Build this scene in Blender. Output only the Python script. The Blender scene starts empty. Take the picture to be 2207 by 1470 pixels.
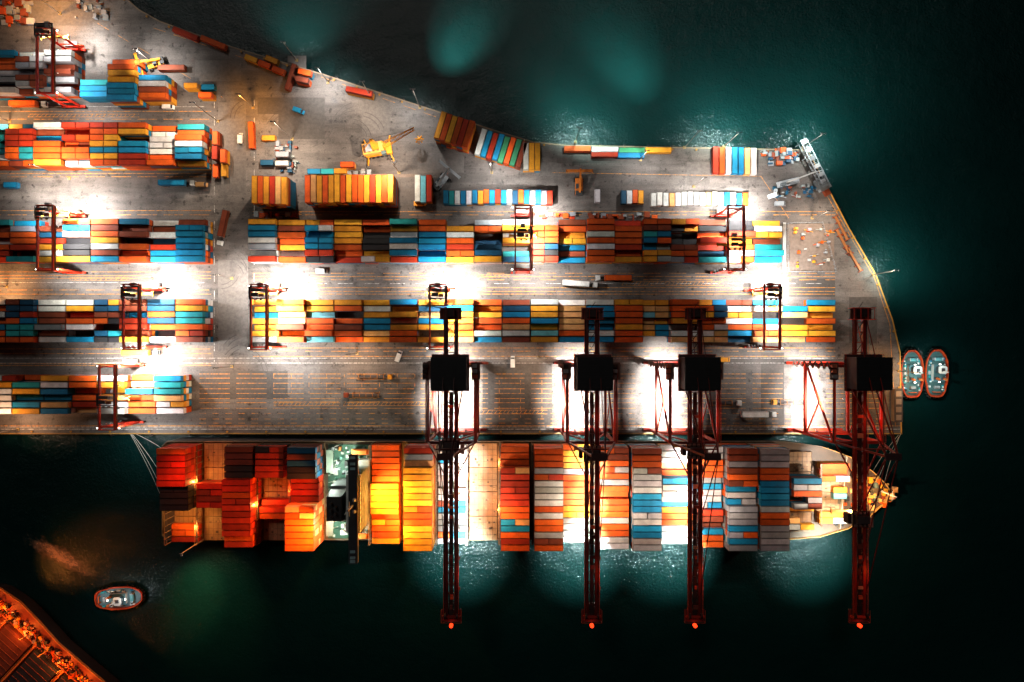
import bpy, math, random
from mathutils import Vector, Matrix
random.seed(11)
R=random.random
S=0.214; H=320.0
def W(px,py,z=0.0):
    k=(1-z/H)*S
    return ((px-1103.5)*k,(735-py)*k)

# ------------------------------------------------------------------ materials
def newmat(name):
    m=bpy.data.materials.new(name); m.use_nodes=True
    nt=m.node_tree; b=nt.nodes['Principled BSDF']
    return m,nt,b
def N(nt,t,**kw):
    n=nt.nodes.new(t)
    for k,v in kw.items(): setattr(n,k,v)
    return n
def noise(nt,vec,scale,detail=4,rough=0.55):
    n=N(nt,'ShaderNodeTexNoise'); n.inputs['Scale'].default_value=scale
    n.inputs['Detail'].default_value=detail; n.inputs['Roughness'].default_value=rough
    if vec is not None: nt.links.new(vec,n.inputs['Vector'])
    return n.outputs['Fac']
def ramp(nt,fac,stops):
    r=N(nt,'ShaderNodeValToRGB'); e=r.color_ramp.elements
    while len(e)<len(stops): e.new(0.5)
    for i,(p,c) in enumerate(stops):
        e[i].position=p; e[i].color=(c[0],c[1],c[2],1) if isinstance(c,(tuple,list)) else (c,c,c,1)
    nt.links.new(fac,r.inputs['Fac']); return r.outputs['Color']
def mix(nt,fac,a,b,mode='MIX'):
    m=N(nt,'ShaderNodeMix',data_type='RGBA',blend_type=mode)
    for s,v in ((m.inputs[0],fac),(m.inputs[6],a),(m.inputs[7],b)):
        if isinstance(v,bpy.types.NodeSocket): nt.links.new(v,s)
        elif isinstance(v,(int,float)): 
            s.default_value=v if s==m.inputs[0] else (v,v,v,1)
        else: s.default_value=(v[0],v[1],v[2],1)
    return m.outputs[2]
def mapping(nt,src,scale=(1,1,1),rot=0):
    mp=N(nt,'ShaderNodeMapping'); mp.inputs['Scale'].default_value=scale
    mp.inputs['Rotation'].default_value=(0,0,rot)
    nt.links.new(src,mp.inputs['Vector']); return mp.outputs['Vector']

def attr_mat(name,rough,metal,corr=False,dirt=0.5):
    m,nt,b=newmat(name)
    a=N(nt,'ShaderNodeAttribute',attribute_name='col').outputs['Color']
    tc=N(nt,'ShaderNodeTexCoord').outputs['Object']
    big=ramp(nt,noise(nt,tc,0.35,5),[(0.25,0.70),(0.7,1.1)])
    c=mix(nt,1.0,a,big,'MULTIPLY')
    fine=ramp(nt,noise(nt,tc,2.3,6,0.7),[(0.3,0.6),(0.62,1.05)])
    c=mix(nt,dirt,c,mix(nt,1.0,c,fine,'MULTIPLY'))
    rust=ramp(nt,noise(nt,tc,1.1,8,0.75),[(0.63,0.0),(0.75,1.0)])
    rm=N(nt,'ShaderNodeMath',operation='MULTIPLY'); rm.inputs[1].default_value=dirt*0.8
    nt.links.new(rust,rm.inputs[0])
    c=mix(nt,rm.outputs[0],c,(0.10,0.045,0.02))
    nt.links.new(c,b.inputs['Base Color'])
    b.inputs['Roughness'].default_value=rough; b.inputs['Metallic'].default_value=metal
    b.inputs['Specular IOR Level'].default_value=0.25
    if corr:
        w=N(nt,'ShaderNodeTexWave',wave_type='BANDS',bands_direction='X')
        w.inputs['Scale'].default_value=1.1; nt.links.new(tc,w.inputs['Vector'])
        bp=N(nt,'ShaderNodeBump'); bp.inputs['Strength'].default_value=0.5; bp.inputs['Distance'].default_value=0.04
        nt.links.new(w.outputs['Fac'],bp.inputs['Height']); nt.links.new(bp.outputs['Normal'],b.inputs['Normal'])
    return m
M_CONT=attr_mat('container_paint',0.6,0.0,True,0.55)
M_PAINT=attr_mat('weathered_steel_paint',0.5,0.0,False,0.45)
def emit_mat(name,col,st):
    m,nt,b=newmat(name)
    b.inputs['Base Color'].default_value=(0.1,0.02,0.02,1) if col[1]<0.1 else (0.1,0.1,0.1,1)
    b.inputs['Emission Color'].default_value=(*col,1); b.inputs['Emission Strength'].default_value=st
    m.cycles.emission_sampling='NONE'
    return m
M_WHITE=emit_mat('lamp_glass_white',(1,0.93,0.82),12)
M_RED=emit_mat('lamp_glass_red',(1,0.03,0.005),4)
M_AMB=emit_mat('lamp_glass_sodium',(1,0.42,0.08),10)
MATS=[M_PAINT,M_WHITE,M_RED,M_AMB]

def ground_mat():
    m,nt,b=newmat('weathered_asphalt_concrete')
    tc=N(nt,'ShaderNodeTexCoord').outputs['Object']
    n1=noise(nt,tc,0.022,6,0.6)
    base=ramp(nt,n1,[(0.32,(0.070,0.061,0.056)),(0.5,(0.122,0.109,0.101)),(0.68,(0.195,0.180,0.169))])
    br=N(nt,'ShaderNodeTexBrick'); br.inputs['Scale'].default_value=1.0
    br.inputs['Brick Width'].default_value=31; br.inputs['Row Height'].default_value=11.5; br.offset=0.37
    br.inputs['Mortar Size'].default_value=0.08; br.inputs['Color1'].default_value=(0.84,0.82,0.8,1)
    br.inputs['Color2'].default_value=(1.1,1.08,1.05,1); br.inputs['Mortar'].default_value=(0.6,0.6,0.6,1)
    nt.links.new(tc,br.inputs['Vector'])
    c=mix(nt,0.4,base,mix(nt,1.0,base,br.outputs['Color'],'MULTIPLY'))
    st=noise(nt,mapping(nt,tc,(0.03,0.26,1)),1.0,6,0.7)
    c=mix(nt,1.0,c,ramp(nt,st,[(0.36,0.72),(0.6,1.1)]),'MULTIPLY')
    st2=noise(nt,mapping(nt,tc,(0.13,0.16,1)),1.0,9,0.75)
    c=mix(nt,1.0,c,ramp(nt,st2,[(0.34,0.38),(0.47,1.0),(0.75,1.35)]),'MULTIPLY')
    oil=noise(nt,tc,0.4,3,0.5)
    c=mix(nt,1.0,c,ramp(nt,oil,[(0.29,0.35),(0.38,1.0)]),'MULTIPLY')
    fine=noise(nt,tc,1.7,6,0.8)
    c=mix(nt,1.0,c,ramp(nt,fine,[(0.3,0.65),(0.7,1.3)]),'MULTIPLY')
    nt.links.new(c,b.inputs['Base Color'])
    rr=ramp(nt,st2,[(0.4,0.55),(0.6,0.9)]); nt.links.new(rr,b.inputs['Roughness'])
    b.inputs['Specular IOR Level'].default_value=0.3
    bp=N(nt,'ShaderNodeBump'); bp.inputs['Strength'].default_value=0.3; bp.inputs['Distance'].default_value=0.05
    nt.links.new(fine,bp.inputs['Height']); nt.links.new(bp.outputs['Normal'],b.inputs['Normal'])
    return m
M_GROUND=ground_mat()
def water_mat():
    m,nt,b=newmat('harbour_water')
    tc=N(nt,'ShaderNodeTexCoord').outputs['Object']
    n=noise(nt,tc,0.012,5,0.6)
    c=ramp(nt,n,[(0.3,(0.0012,0.0125,0.0122)),(0.7,(0.0022,0.0200,0.0190))])
    nt.links.new(c,b.inputs['Base Color']); b.inputs['Roughness'].default_value=0.2
    b.inputs['IOR'].default_value=1.33
    w=noise(nt,tc,0.9,6,0.65); w2=noise(nt,tc,0.12,3,0.5)
    ad=N(nt,'ShaderNodeMath',operation='MULTIPLY_ADD'); ad.inputs[1].default_value=2.0
    nt.links.new(w2,ad.inputs[0]); nt.links.new(w,ad.inputs[2])
    bp=N(nt,'ShaderNodeBump'); bp.inputs['Strength'].default_value=0.7; bp.inputs['Distance'].default_value=0.5
    nt.links.new(ad.outputs[0],bp.inputs['Height']); nt.links.new(bp.outputs['Normal'],b.inputs['Normal'])
    return m
M_WATER=water_mat()
def worn_paint(name,col,thr=0.5):
    m,nt,b=newmat(name)
    tc=N(nt,'ShaderNodeTexCoord').outputs['Object']
    f=ramp(nt,noise(nt,tc,0.8,8,0.8),[(thr-0.08,0.0),(thr+0.08,1.0)])
    c=mix(nt,f,(0.11,0.095,0.085),col)
    nt.links.new(c,b.inputs['Base Color']); b.inputs['Roughness'].default_value=0.7
    return m
M_YLINE=worn_paint('worn_yellow_road_paint',(0.66,0.26,0.02),0.48)
M_WLINE=worn_paint('worn_white_road_paint',(0.66,0.64,0.6),0.5)

# ------------------------------------------------------------------ mesh builder
class MB:
    def __init__(s): s.v=[];s.f=[];s.c=[];s.m=[]
    def face(s,idx,col,mat=0): s.f.append(idx); s.c.append(col); s.m.append(mat)
    def hexa(s,P,col,mat=0,bottom=True):
        o=len(s.v); s.v+= [tuple(p) for p in P]
        for q in ((4,5,6,7),(0,1,5,4),(1,2,6,5),(2,3,7,6),(3,0,4,7)): s.face([o+i for i in q],col,mat)
        if bottom: s.face([o+3,o+2,o+1,o],col,mat)
    def box(s,x0,x1,y0,y1,z0,z1,col,mat=0):
        s.hexa([(x0,y0,z0),(x1,y0,z0),(x1,y1,z0),(x0,y1,z0),(x0,y0,z1),(x1,y0,z1),(x1,y1,z1),(x0,y1,z1)],col,mat)
    def cbox(s,x,y,z,lx,ly,lz,col,mat=0):
        s.box(x-lx/2,x+lx/2,y-ly/2,y+ly/2,z,z+lz,col,mat)
    def lamp(s,x,y,z,lx,ly,cap=True):
        s.cbox(x,y,z,lx,ly,0.2,(1,1,1),1)
        if cap: s.cbox(x,y,z+0.2,lx+0.16,ly+0.16,0.15,(0.2,0.2,0.2),0)
    def taper(s,x,y,z0,z1,lx,ly,tx,ty,col,mat=0):
        s.hexa([(x-lx/2,y-ly/2,z0),(x+lx/2,y-ly/2,z0),(x+lx/2,y+ly/2,z0),(x-lx/2,y+ly/2,z0),
                (x-tx/2,y-ty/2,z1),(x+tx/2,y-ty/2,z1),(x+tx/2,y+ty/2,z1),(x-tx/2,y+ty/2,z1)],col,mat)
    def beam(s,p,q,w,h,col,mat=0):
        p=Vector(p);q=Vector(q);d=(q-p).normalized()
        up=Vector((0,0,1)) if abs(d.z)<0.95 else Vector((0,1,0))
        sx=d.cross(up).normalized()*w/2; sz=sx.cross(d).normalized()*h/2
        s.hexa([p-sx-sz,p+sx-sz,q+sx-sz,q-sx-sz,p-sx+sz,p+sx+sz,q+sx+sz,q-sx+sz],col,mat)
    def cyl(s,p,q,r,col,n=10,mat=0,r2=None):
        p=Vector(p);q=Vector(q);d=(q-p).normalized(); r2=r if r2 is None else r2
        up=Vector((0,0,1)) if abs(d.z)<0.95 else Vector((0,1,0))
        a=d.cross(up).normalized(); b=a.cross(d).normalized(); o=len(s.v)
        for i in range(n):
            t=2*math.pi*i/n; e=a*math.cos(t)+b*math.sin(t)
            s.v.append(tuple(p+e*r)); s.v.append(tuple(q+e*r2))
        for i in range(n):
            j=(i+1)%n; s.face([o+2*i,o+2*j,o+2*j+1,o+2*i+1],col,mat)
        s.face([o+2*i for i in range(n)][::-1],col,mat); s.face([o+2*i+1 for i in range(n)],col,mat)
    def prism(s,poly,z0,z1,col,top=None,poly0=None):
        n=len(poly); o=len(s.v); p0=poly0 or poly
        s.v+=[(x,y,z0) for x,y in p0]+[(x,y,z1) for x,y in poly]
        for i in range(n):
            j=(i+1)%n; s.face([o+i,o+j,o+n+j,o+n+i],col)
        s.face([o+n+i for i in range(n)],top or col)
    def container(s,x,y,z,L,col,castings=False,hh=2.59):
        w=1.22;l=L/2;h=hh;i=0.13;d=0.07
        o=len(s.v)
        s.v+=[(x-l,y-w,z),(x+l,y-w,z),(x+l,y+w,z),(x-l,y+w,z),
              (x-l,y-w,z+h),(x+l,y-w,z+h),(x+l,y+w,z+h),(x-l,y+w,z+h),
              (x-l+i,y-w+i,z+h),(x+l-i,y-w+i,z+h),(x+l-i,y+w-i,z+h),(x-l+i,y+w-i,z+h),
              (x-l+i,y-w+i,z+h-d),(x+l-i,y-w+i,z+h-d),(x+l-i,y+w-i,z+h-d),(x-l+i,y+w-i,z+h-d)]
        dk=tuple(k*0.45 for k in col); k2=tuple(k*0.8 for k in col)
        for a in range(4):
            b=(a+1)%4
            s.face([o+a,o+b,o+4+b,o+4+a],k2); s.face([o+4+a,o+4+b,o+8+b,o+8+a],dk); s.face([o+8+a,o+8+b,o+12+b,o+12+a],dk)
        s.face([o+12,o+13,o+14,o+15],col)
        if castings:
            for sx in (-1,1):
                for sy in (-1,1):
                    for zz in (z-0.02,z+h-0.1):
                        s.cbox(x+sx*(l-0.09),y+sy*(w-0.09),zz,0.22,0.22,0.14,(0.05,0.05,0.05))
            for k in range(4):
                s.cyl((x+l+0.04,y-0.9+k*0.6,z+0.15),(x+l+0.04,y-0.9+k*0.6,z+h-0.15),0.035,(0.3,0.3,0.3),5)
            k=-l+0.5
            while k<l-0.4:
                for sy in (-1,1): s.cbox(x+k,y+sy*(w+0.015),z+0.2,0.14,0.05,h-0.4,k2)
                k+=0.56
    def build(s,name,loc=(0,0,0),rot=0,parent=None,mats=None):
        me=bpy.data.meshes.new(name); me.from_pydata(s.v,[],s.f); 
        for mm in (mats or MATS): me.materials.append(mm)
        me.polygons.foreach_set('material_index',s.m)
        at=me.color_attributes.new('col','FLOAT_COLOR','CORNER')
        buf=[]
        for f,c in zip(s.f,s.c):
            buf+= [c[0],c[1],c[2],1.0]*len(f)
        at.data.foreach_set('color',buf); me.update()
        ob=bpy.data.objects.new(name,me); bpy.context.scene.collection.objects.link(ob)
        ob.location=loc; ob.rotation_euler=(0,0,math.radians(rot))
        if parent: ob.parent=parent
        return ob

def spot(loc,target,power,col,ang,parent=None,blend=0.8,rad=0.6,name='floodlight'):
    l=bpy.data.lights.new(name,'SPOT'); l.energy=power*1000; l.color=col
    l.spot_size=math.radians(ang); l.spot_blend=blend; l.shadow_soft_size=rad
    o=bpy.data.objects.new(name,l); bpy.context.scene.collection.objects.link(o)
    o.location=loc
    d=Vector(target)-Vector(loc); o.rotation_euler=d.to_track_quat('-Z','Y').to_euler()
    if parent: o.parent=parent
    return o
def point(loc,power,col,parent=None,rad=0.3,name='deck_lamp'):
    l=bpy.data.lights.new(name,'POINT'); l.energy=power*1000; l.color=col; l.shadow_soft_size=rad
    o=bpy.data.objects.new(name,l); bpy.context.scene.collection.objects.link(o); o.location=loc
    if parent: o.parent=parent
    return o
CW=(1.0,0.96,0.92); CWARM=(1.0,0.80,0.62); CSOD=(1.0,0.42,0.09); CRED=(1.0,0.10,0.015); CCOOL=(0.8,0.97,1.0)

OR=(0.76,0.105,0.010);RD=(0.50,0.036,0.010);BR=(0.25,0.05,0.02);YE=(0.86,0.35,0.025);PE=(0.82,0.42,0.15)
WH=(0.74,0.74,0.71);GY=(0.33,0.36,0.38);BL=(0.006,0.22,0.42);TE=(0.02,0.34,0.37);NV=(0.01,0.08,0.16);GN=(0.05,0.28,0.12);BK=(0.02,0.02,0.022)
LB=(0.16,0.5,0.57); DW=(0.46,0.45,0.43)
PAL1=[OR]*8+[BR]*3+[RD]*2+[YE]*4+[WH]*4+[BL]*4+[NV]*2+[GY]*1+[TE]+[BK]
PAL2=[OR]*6+[YE]*6+[PE]*4+[BL]*4+[WH]*3+[BR]*2+[NV]+[LB]*1
PALB=[OR]*8+[YE]*4+[BL]*3+[TE]*2+[WH]*3+[BR]*2+[RD]*2
PALE=[OR]*3+[BL]*4+[WH]*4+[YE]*3+[PE]*2+[RD]*2+[TE]
def jit(c,a=0.2):
    k=1+(R()-0.5)*2*a
    return tuple(max(0.004,min(0.9,x*k*(1+(R()-0.5)*0.12))) for x in c)

# ------------------------------------------------------------------ yard blocks
def yard_block(x0w,ncol,ytop,rows,pitch,pal,hb,dirn=1,forty=0.8):
    mb=MB(); yt=(735-ytop)*S
    for c in range(ncol):
        xc=x0w+dirn*(c+0.5)*12.62
        twenty=R()>forty
        base=random.choice(hb)
        runcol=None
        for r in range(rows):
            t=base+random.choice([0,0,0,0,-1,0,0,-1,1 if base<4 else 0])
            if R()<0.04: t=max(0,t-3)
            t=max(0,min(5,t))
            y=yt-pitch*(r+0.5)
            if runcol is None or R()<0.62: runcol=random.choice(pal)
            xs=[(xc,12.19)] if not (twenty or R()<0.05) else [(xc-3.12,6.06),(xc+3.12,6.06)]
            for (xx,L) in xs:
                cc=runcol if R()<0.7 else random.choice(pal)
                for k in range(t):
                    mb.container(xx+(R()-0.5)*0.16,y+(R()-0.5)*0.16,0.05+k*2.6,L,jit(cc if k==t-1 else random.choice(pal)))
    return mb.build('container_stack',mats=[M_CONT])
XL=(460-1103.5)*S; XR=(552-1103.5)*S
yard_block(XL-0.4,9,278,7,2.76,PALB,[3,4,4,4],-1)
yard_block(XL,9,479,7,2.78,PAL1,[3,4,4],-1)
yard_block(XL,9,647,7,2.80,PAL1,[3,4,4],-1)
yard_block((414-1103.5)*S,8,806,6,2.95,PALE,[3,4,4],-1)
yard_block(XR,19,479,7,2.78,PAL1,[3,4,4,3])
yard_block(XR,21,647,7,2.80,PAL2,[3,4,3,2])
yard_block((185-1103.5)*S,5,127,7,2.75,[DW]*4+[OR]*4+[BL]*2+[BR]*2+[GY],[4,4,3],-1)

def stack_at(name,px,py,tiers,rot,nl,nw,cols,L=12.19,pw=2.62,cast=False):
    zt=tiers*2.6; x,y=W(px,py,zt); mb=MB(); i=0
    pl=L+0.35
    for a in range(nl):
        for b in range(nw):
            c=cols[i%len(cols)]; i+=1
            xx=(a-(nl-1)/2)*pl; yy=(b-(nw-1)/2)*pw
            t=tiers; off=(R()-.5)*.6
            for k in range(t):
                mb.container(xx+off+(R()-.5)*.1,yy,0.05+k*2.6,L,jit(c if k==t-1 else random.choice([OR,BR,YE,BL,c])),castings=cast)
    return mb.build(name,loc=(x,y,0),rot=rot,mats=[M_CONT])
stack_at('container_stack',580,409,5,-90,1,6,[YE,OR,YE,RD,PE,YE])
stack_at('container_stack',752,406,5,-90,1,15,[OR,PE,YE,OR,YE,YE,OR,YE,OR,OR,YE,RD,YE,OR,YE])
stack_at('container_stack',912,406,2,-90,1,3,[WH,LB,RD])
stack_at('container_stack',1073,424,2,-90,1,19,[BL,TE,WH,BL,WH,BL,YE,OR,BL,RD,BL,WH,NV,OR,BL,WH,BL,GY,RD],L=6.06)
stack_at('container_stack',1363,424,1,-90,1,4,[NV,WH,OR,YE],L=6.06,pw=2.6)
stack_at('container_stack',1508,429,1,-90,1,16,[WH,WH,WH,PE,WH,WH,WH,WH,WH,PE,WH,WH,BL,WH,BL,OR],L=6.06,pw=2.8)
stack_at('container_stack',1584,346,1,-90,1,7,[RD,OR,WH,BL,BL,PE,WH],pw=2.9)
stack_at('container_stack',1146,337,2,-90,1,3,[WH,YE,YE])
stack_at('container_stack',979,279,4,-107,1,6,[YE,OR,YE,OR,RD,OR])
stack_at('container_stack',1080,319,2,-107,1,8,[WH,BL,RD,BL,GN,OR,GN,BR],pw=2.75)
for px,py,c in ((1245,320,OR),(1304,322,WH),(1362,324,GN),(1420,323,YE)):
    stack_at('shipping_container',px,py,1,0,1,1,[c],cast=True)
stack_at('shipping_container',1304,332,1,0,1,1,[RD],cast=True)
stack_at('shipping_container',1362,334,1,0,1,1,[BL],cast=True)
for px,py,a,c,t in ((399,72,-22,RD,1),(460,91,-22,OR,1),(773,196,-12,RD,2),(626,166,73,BR,1)):
    stack_at('shipping_container',px,py,t,a,1,1,[c],cast=True)
for px,py,a,c,t in ((541,126,-22,YE,1),(570,138,-22,OR,1),(600,151,-22,OR,1),(585,128,-22,YE,1),(411,184,0,YE,2),(442,204,0,OR,2),(447,187,0,BL,1),(578,297,0,YE,1),(463,298,-90,OR,2),(748,354,0,OR,2),(735,368,0,YE,1),(607,332,0,GY,2),(607,351,0,WH,1),(575,350,0,NV,1),(462,330,-90,RD,2),(480,335,-90,OR,2),(464,367,-90,OR,1),(482,367,-90,YE,1),(655,155,-12,OR,2),(651,171,-12,BR,2)):
    stack_at('shipping_container',px,py,t,a,1,1,[c],L=6.06,cast=True)
for px,py,c in ((676,369,BL),(706,369,TE),(1288,421,WH),(20,398,BL)):
    stack_at('shipping_container',px,py,1,0 if px!=1288 else 90,1,1,[c],L=6.06,cast=True)
stack_at('shipping_container',541,292,1,-88,1,1,[OR],cast=True)
stack_at('container_stack',202,190,3,0,1,3,[BL,BL,TE])
stack_at('container_stack',260,190,5,0,1,4,[BL,BL,BL,YE])
stack_at('container_stack',262,150,4,0,1,2,[YE,OR])
stack_at('container_stack',272,134,3,0,1,1,[OR])
stack_at('container_stack',328,186,4,0,1,4,[OR,BR,WH,BL])
stack_at('container_stack',370,145,1,0,1,1,[BR])

# ------------------------------------------------------------------ ground, water
edge=[(-900,936),(-900,-700),(60,-700),(120,-200),(255,-20),(300,20),(345,45),(500,100),(700,160),(940,238),(1060,278),(1150,305),(1220,312),(1740,322),(1775,385),(1830,490),(1888,590),(1925,690),(1941,760),(1944,936)]
P=[((x-1103.5)*S,(735-y)*S) for x,y in edge]
def flat(name,poly,z,mat):
    me=bpy.data.meshes.new(name); me.from_pydata([(x,y,z) for x,y in poly],[],[list(range(len(poly)))]); me.materials.append(mat)
    me.update()
    if me.polygons[0].normal.z<0: me.flip_normals()
    o=bpy.data.objects.new(name,me); bpy.context.scene.collection.objects.link(o); return o
g=MB(); n=len(P); g.v=[(x,y,-8) for x,y in P]+[(x,y,0) for x,y in P]
for i in range(n):
    j=(i+1)%n; g.face([j,i,n+i,n+j],(0.1,)*3,0)
g.face([n+i for i in range(n)][::-1],(0.1,)*3,0)
gr=g.build('quay_pavement',mats=[M_GROUND])
flat('harbour_water',[(-3500,-3500),(3500,-3500),(3500,3500),(-3500,3500)],-3.5,M_WATER)
k=MB()
for i in range(3,n):
    a=Vector((*P[i],0.0));b=Vector((*P[(i+1)%n],0.0))
    if i==n-1: b=Vector((P[0][0],P[0][1],0))
    d=(b-a).normalized(); nrm=Vector((d.y,-d.x,0))
    L=(b-a).length; off=nrm*0.35
    kc=(0.35,0.2,0.05) if i==n-1 else ((0.6,0.29,0.05) if i>=13 else (0.3,0.22,0.14))
    k.beam(a+off+Vector((0,0,.12)),b+off+Vector((0,0,.12)),0.5,0.26,kc)
    t=5
    while t<L:
        p=a+d*t
        k.cyl(p+nrm*1.3,p+nrm*1.3+Vector((0,0,.6)),0.35,(0.4,0.2,0.03),8); k.cyl(p+nrm*1.3+Vector((0,0,.6)),p+nrm*1.3+Vector((0,0,.75)),0.5,(0.4,0.2,0.03),8)
        k.cyl(p-nrm*0.5+Vector((0,0,-2.6)),p-nrm*0.5+Vector((0,0,-0.4)),0.5,(0.02,0.02,0.02),8)
        t+=18 if i==n-1 else 11
k.build('quay_kerb')
ly=MB(); lw=MB()
def line(mb,px0,py0,px1,py1,w=0.22,dash=None,z=0.012):
    a=Vector(((px0-1103.5)*S,(735-py0)*S));b=Vector(((px1-1103.5)*S,(735-py1)*S))
    L=(b-a).length;d=(b-a)/L;nn=Vector((-d.y,d.x))*w/2
    segs=[(0,L)] if not dash else [(t,min(L,t+dash[0])) for t in [i*(dash[0]+dash[1]) for i in range(int(L/(dash[0]+dash[1]))+1)]]
    for s0,s1 in segs:
        if s1<=s0: continue
        p=a+d*s0;q=a+d*s1;o=len(mb.v)
        mb.v+=[(p.x-nn.x,p.y-nn.y,z),(q.x-nn.x,q.y-nn.y,z),(q.x+nn.x,q.y+nn.y,z),(p.x+nn.x,p.y+nn.y,z)]
        mb.face([o,o+1,o+2,o+3],(0,0,0))
def hatch(px0,px1,py0,py1,step=9):
    line(ly,px0,py0,px1,py0,0.2);line(ly,px0,py1,px1,py1,0.2)
    x=px0
    while x<px1-6:
        line(ly,x,py1,x+6,py0,0.2,z=0.016); x+=step
for y in (240,257,374,381,454,463,586,594,600,625,634,752,762,784,788): 
    line(ly,-40,y,455,y,0.26,(9,3) if y%2 else None)
for y in (456,463,589,596,603,620,628,634,750,757,768):
    line(ly,545,y,1800,y,0.26,(8,4) if y%2 else None)
for y in (806,815,826,838,848,859,868,880,891,903,912):
    line(ly,430,y,1900,y,0.24,(14,3) if y%3 else (3,3))
line(lw,0,925,1940,925,0.3);line(ly,0,918,1940,918,0.35)
for y in (782.5,920.5,609,230,772):
    line(lw,-200,y,1900 if y>700 else 440,y,0.18,z=0.02)
line(lw,560,611,1780,611,0.2,(7,5),z=0.02)
hatch(60,300,246,252);hatch(560,700,607,614);hatch(1340,1560,607,615);hatch(150,280,598,604,11)
hatch(590,730,866,874);hatch(740,930,866,874);hatch(1030,1180,884,892);hatch(560,650,458,462);hatch(1000,1100,592,597)
for x in range(590,930,38): line(ly,x,806,x,848,0.2,(2,2))
for x in range(1030,1200,46): line(ly,x,820,x,900,0.2,(2,2))
line(lw,462,215,462,780,0.3,(4,4));line(lw,548,215,548,640,0.3,(4,4))
line(ly,1190,372,1640,380,0.2);line(ly,1640,380,1700,470,0.2)
line(ly,1770,400,1885,600,0.3);line(ly,1885,600,1918,700,0.3);line(ly,1918,700,1930,920,0.3)
line(ly,560,120,1130,318,0.22,(6,4));line(ly,330,60,540,130,0.22,(6,4));line(ly,210,50,480,210,0.2,(6,5))
ly.build('yellow_road_markings',mats=[M_YLINE]); lw.build('white_road_markings',mats=[M_WLINE])
pt=MB()
def patch_mat(nm,c):
    m,nt,b=newmat(nm); tc=N(nt,'ShaderNodeTexCoord').outputs['Object']
    nt.links.new(ramp(nt,noise(nt,tc,0.6,8,0.75),[(0.3,tuple(x*0.6 for x in c)),(0.7,tuple(x*1.3 for x in c))]),b.inputs['Base Color']); b.inputs['Roughness'].default_value=0.8
    return m
MP=[patch_mat('asphalt_patch_dark',(0.068,0.06,0.054)),patch_mat('asphalt_patch_light',(0.13,0.117,0.108)),patch_mat('concrete_slab_rusty',(0.17,0.13,0.105)),patch_mat('tyre_rubber_marks',(0.07,0.062,0.057))]
pl=[(555,700,210,246,0),(620,660,120,170,1),(470,530,220,420,1),(1040,1190,780,930,0),(625,690,790,930,1),(1165,1210,350,380,1),(700,900,375,382,2),(1697,1798,482,586,2),(1640,1690,760,930,0),(1330,1400,760,780,1),(900,1000,330,372,1),(470,535,560,760,1),(430,620,800,860,0),(1200,1400,335,352,0),(1480,1530,350,400,1),(600,700,225,300,0),(420,520,130,175,1),(780,840,210,290,1),(1830,1890,640,740,0),(1700,1800,600,640,0),(40,200,15,55,1),(1010,1100,745,775,2),(330,460,745,775,2)]
for i,(a,b,c,d,m) in enumerate(pl):
    x0=(a-1103.5)*S;x1=(b-1103.5)*S;y0=(735-d)*S;y1=(735-c)*S;o=len(pt.v);z=0.004+0.0002*i
    pt.v+=[(x0,y0,z),(x1,y0,z),(x1,y1,z),(x0,y1,z)]; pt.face([o,o+1,o+2,o+3],(0,0,0),m)
def arc(px,py,r,a0,a1,w=0.3,z=0.0095):
    cx,cy=(px-1103.5)*S,(735-py)*S; n_=18
    for off in (0,1.9):
        o=len(pt.v)
        for i in range(n_+1):
            t=math.radians(a0+(a1-a0)*i/n_)
            for rr in (r+off,r+off+w): pt.v.append((cx+rr*math.cos(t),cy+rr*math.sin(t),z))
        for i in range(n_): pt.face([o+2*i,o+2*i+1,o+2*i+3,o+2*i+2],(0,0,0),3)
rs=random.getstate(); random.seed(77)
for q in range(20):
    px_,py_=random.choice([(505,600),(505,420),(560,270),(640,260),(760,300),(1180,400),(505,790)])
    a0=random.choice([0,90,180,270])+R()*25; arc(px_+(R()-.5)*60,py_+(R()-.5)*50,6+R()*6,a0,a0+35+R()*40,z=0.0095+q*0.00005)
random.setstate(rs)
pt.build('pavement_patches',mats=MP)

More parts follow.
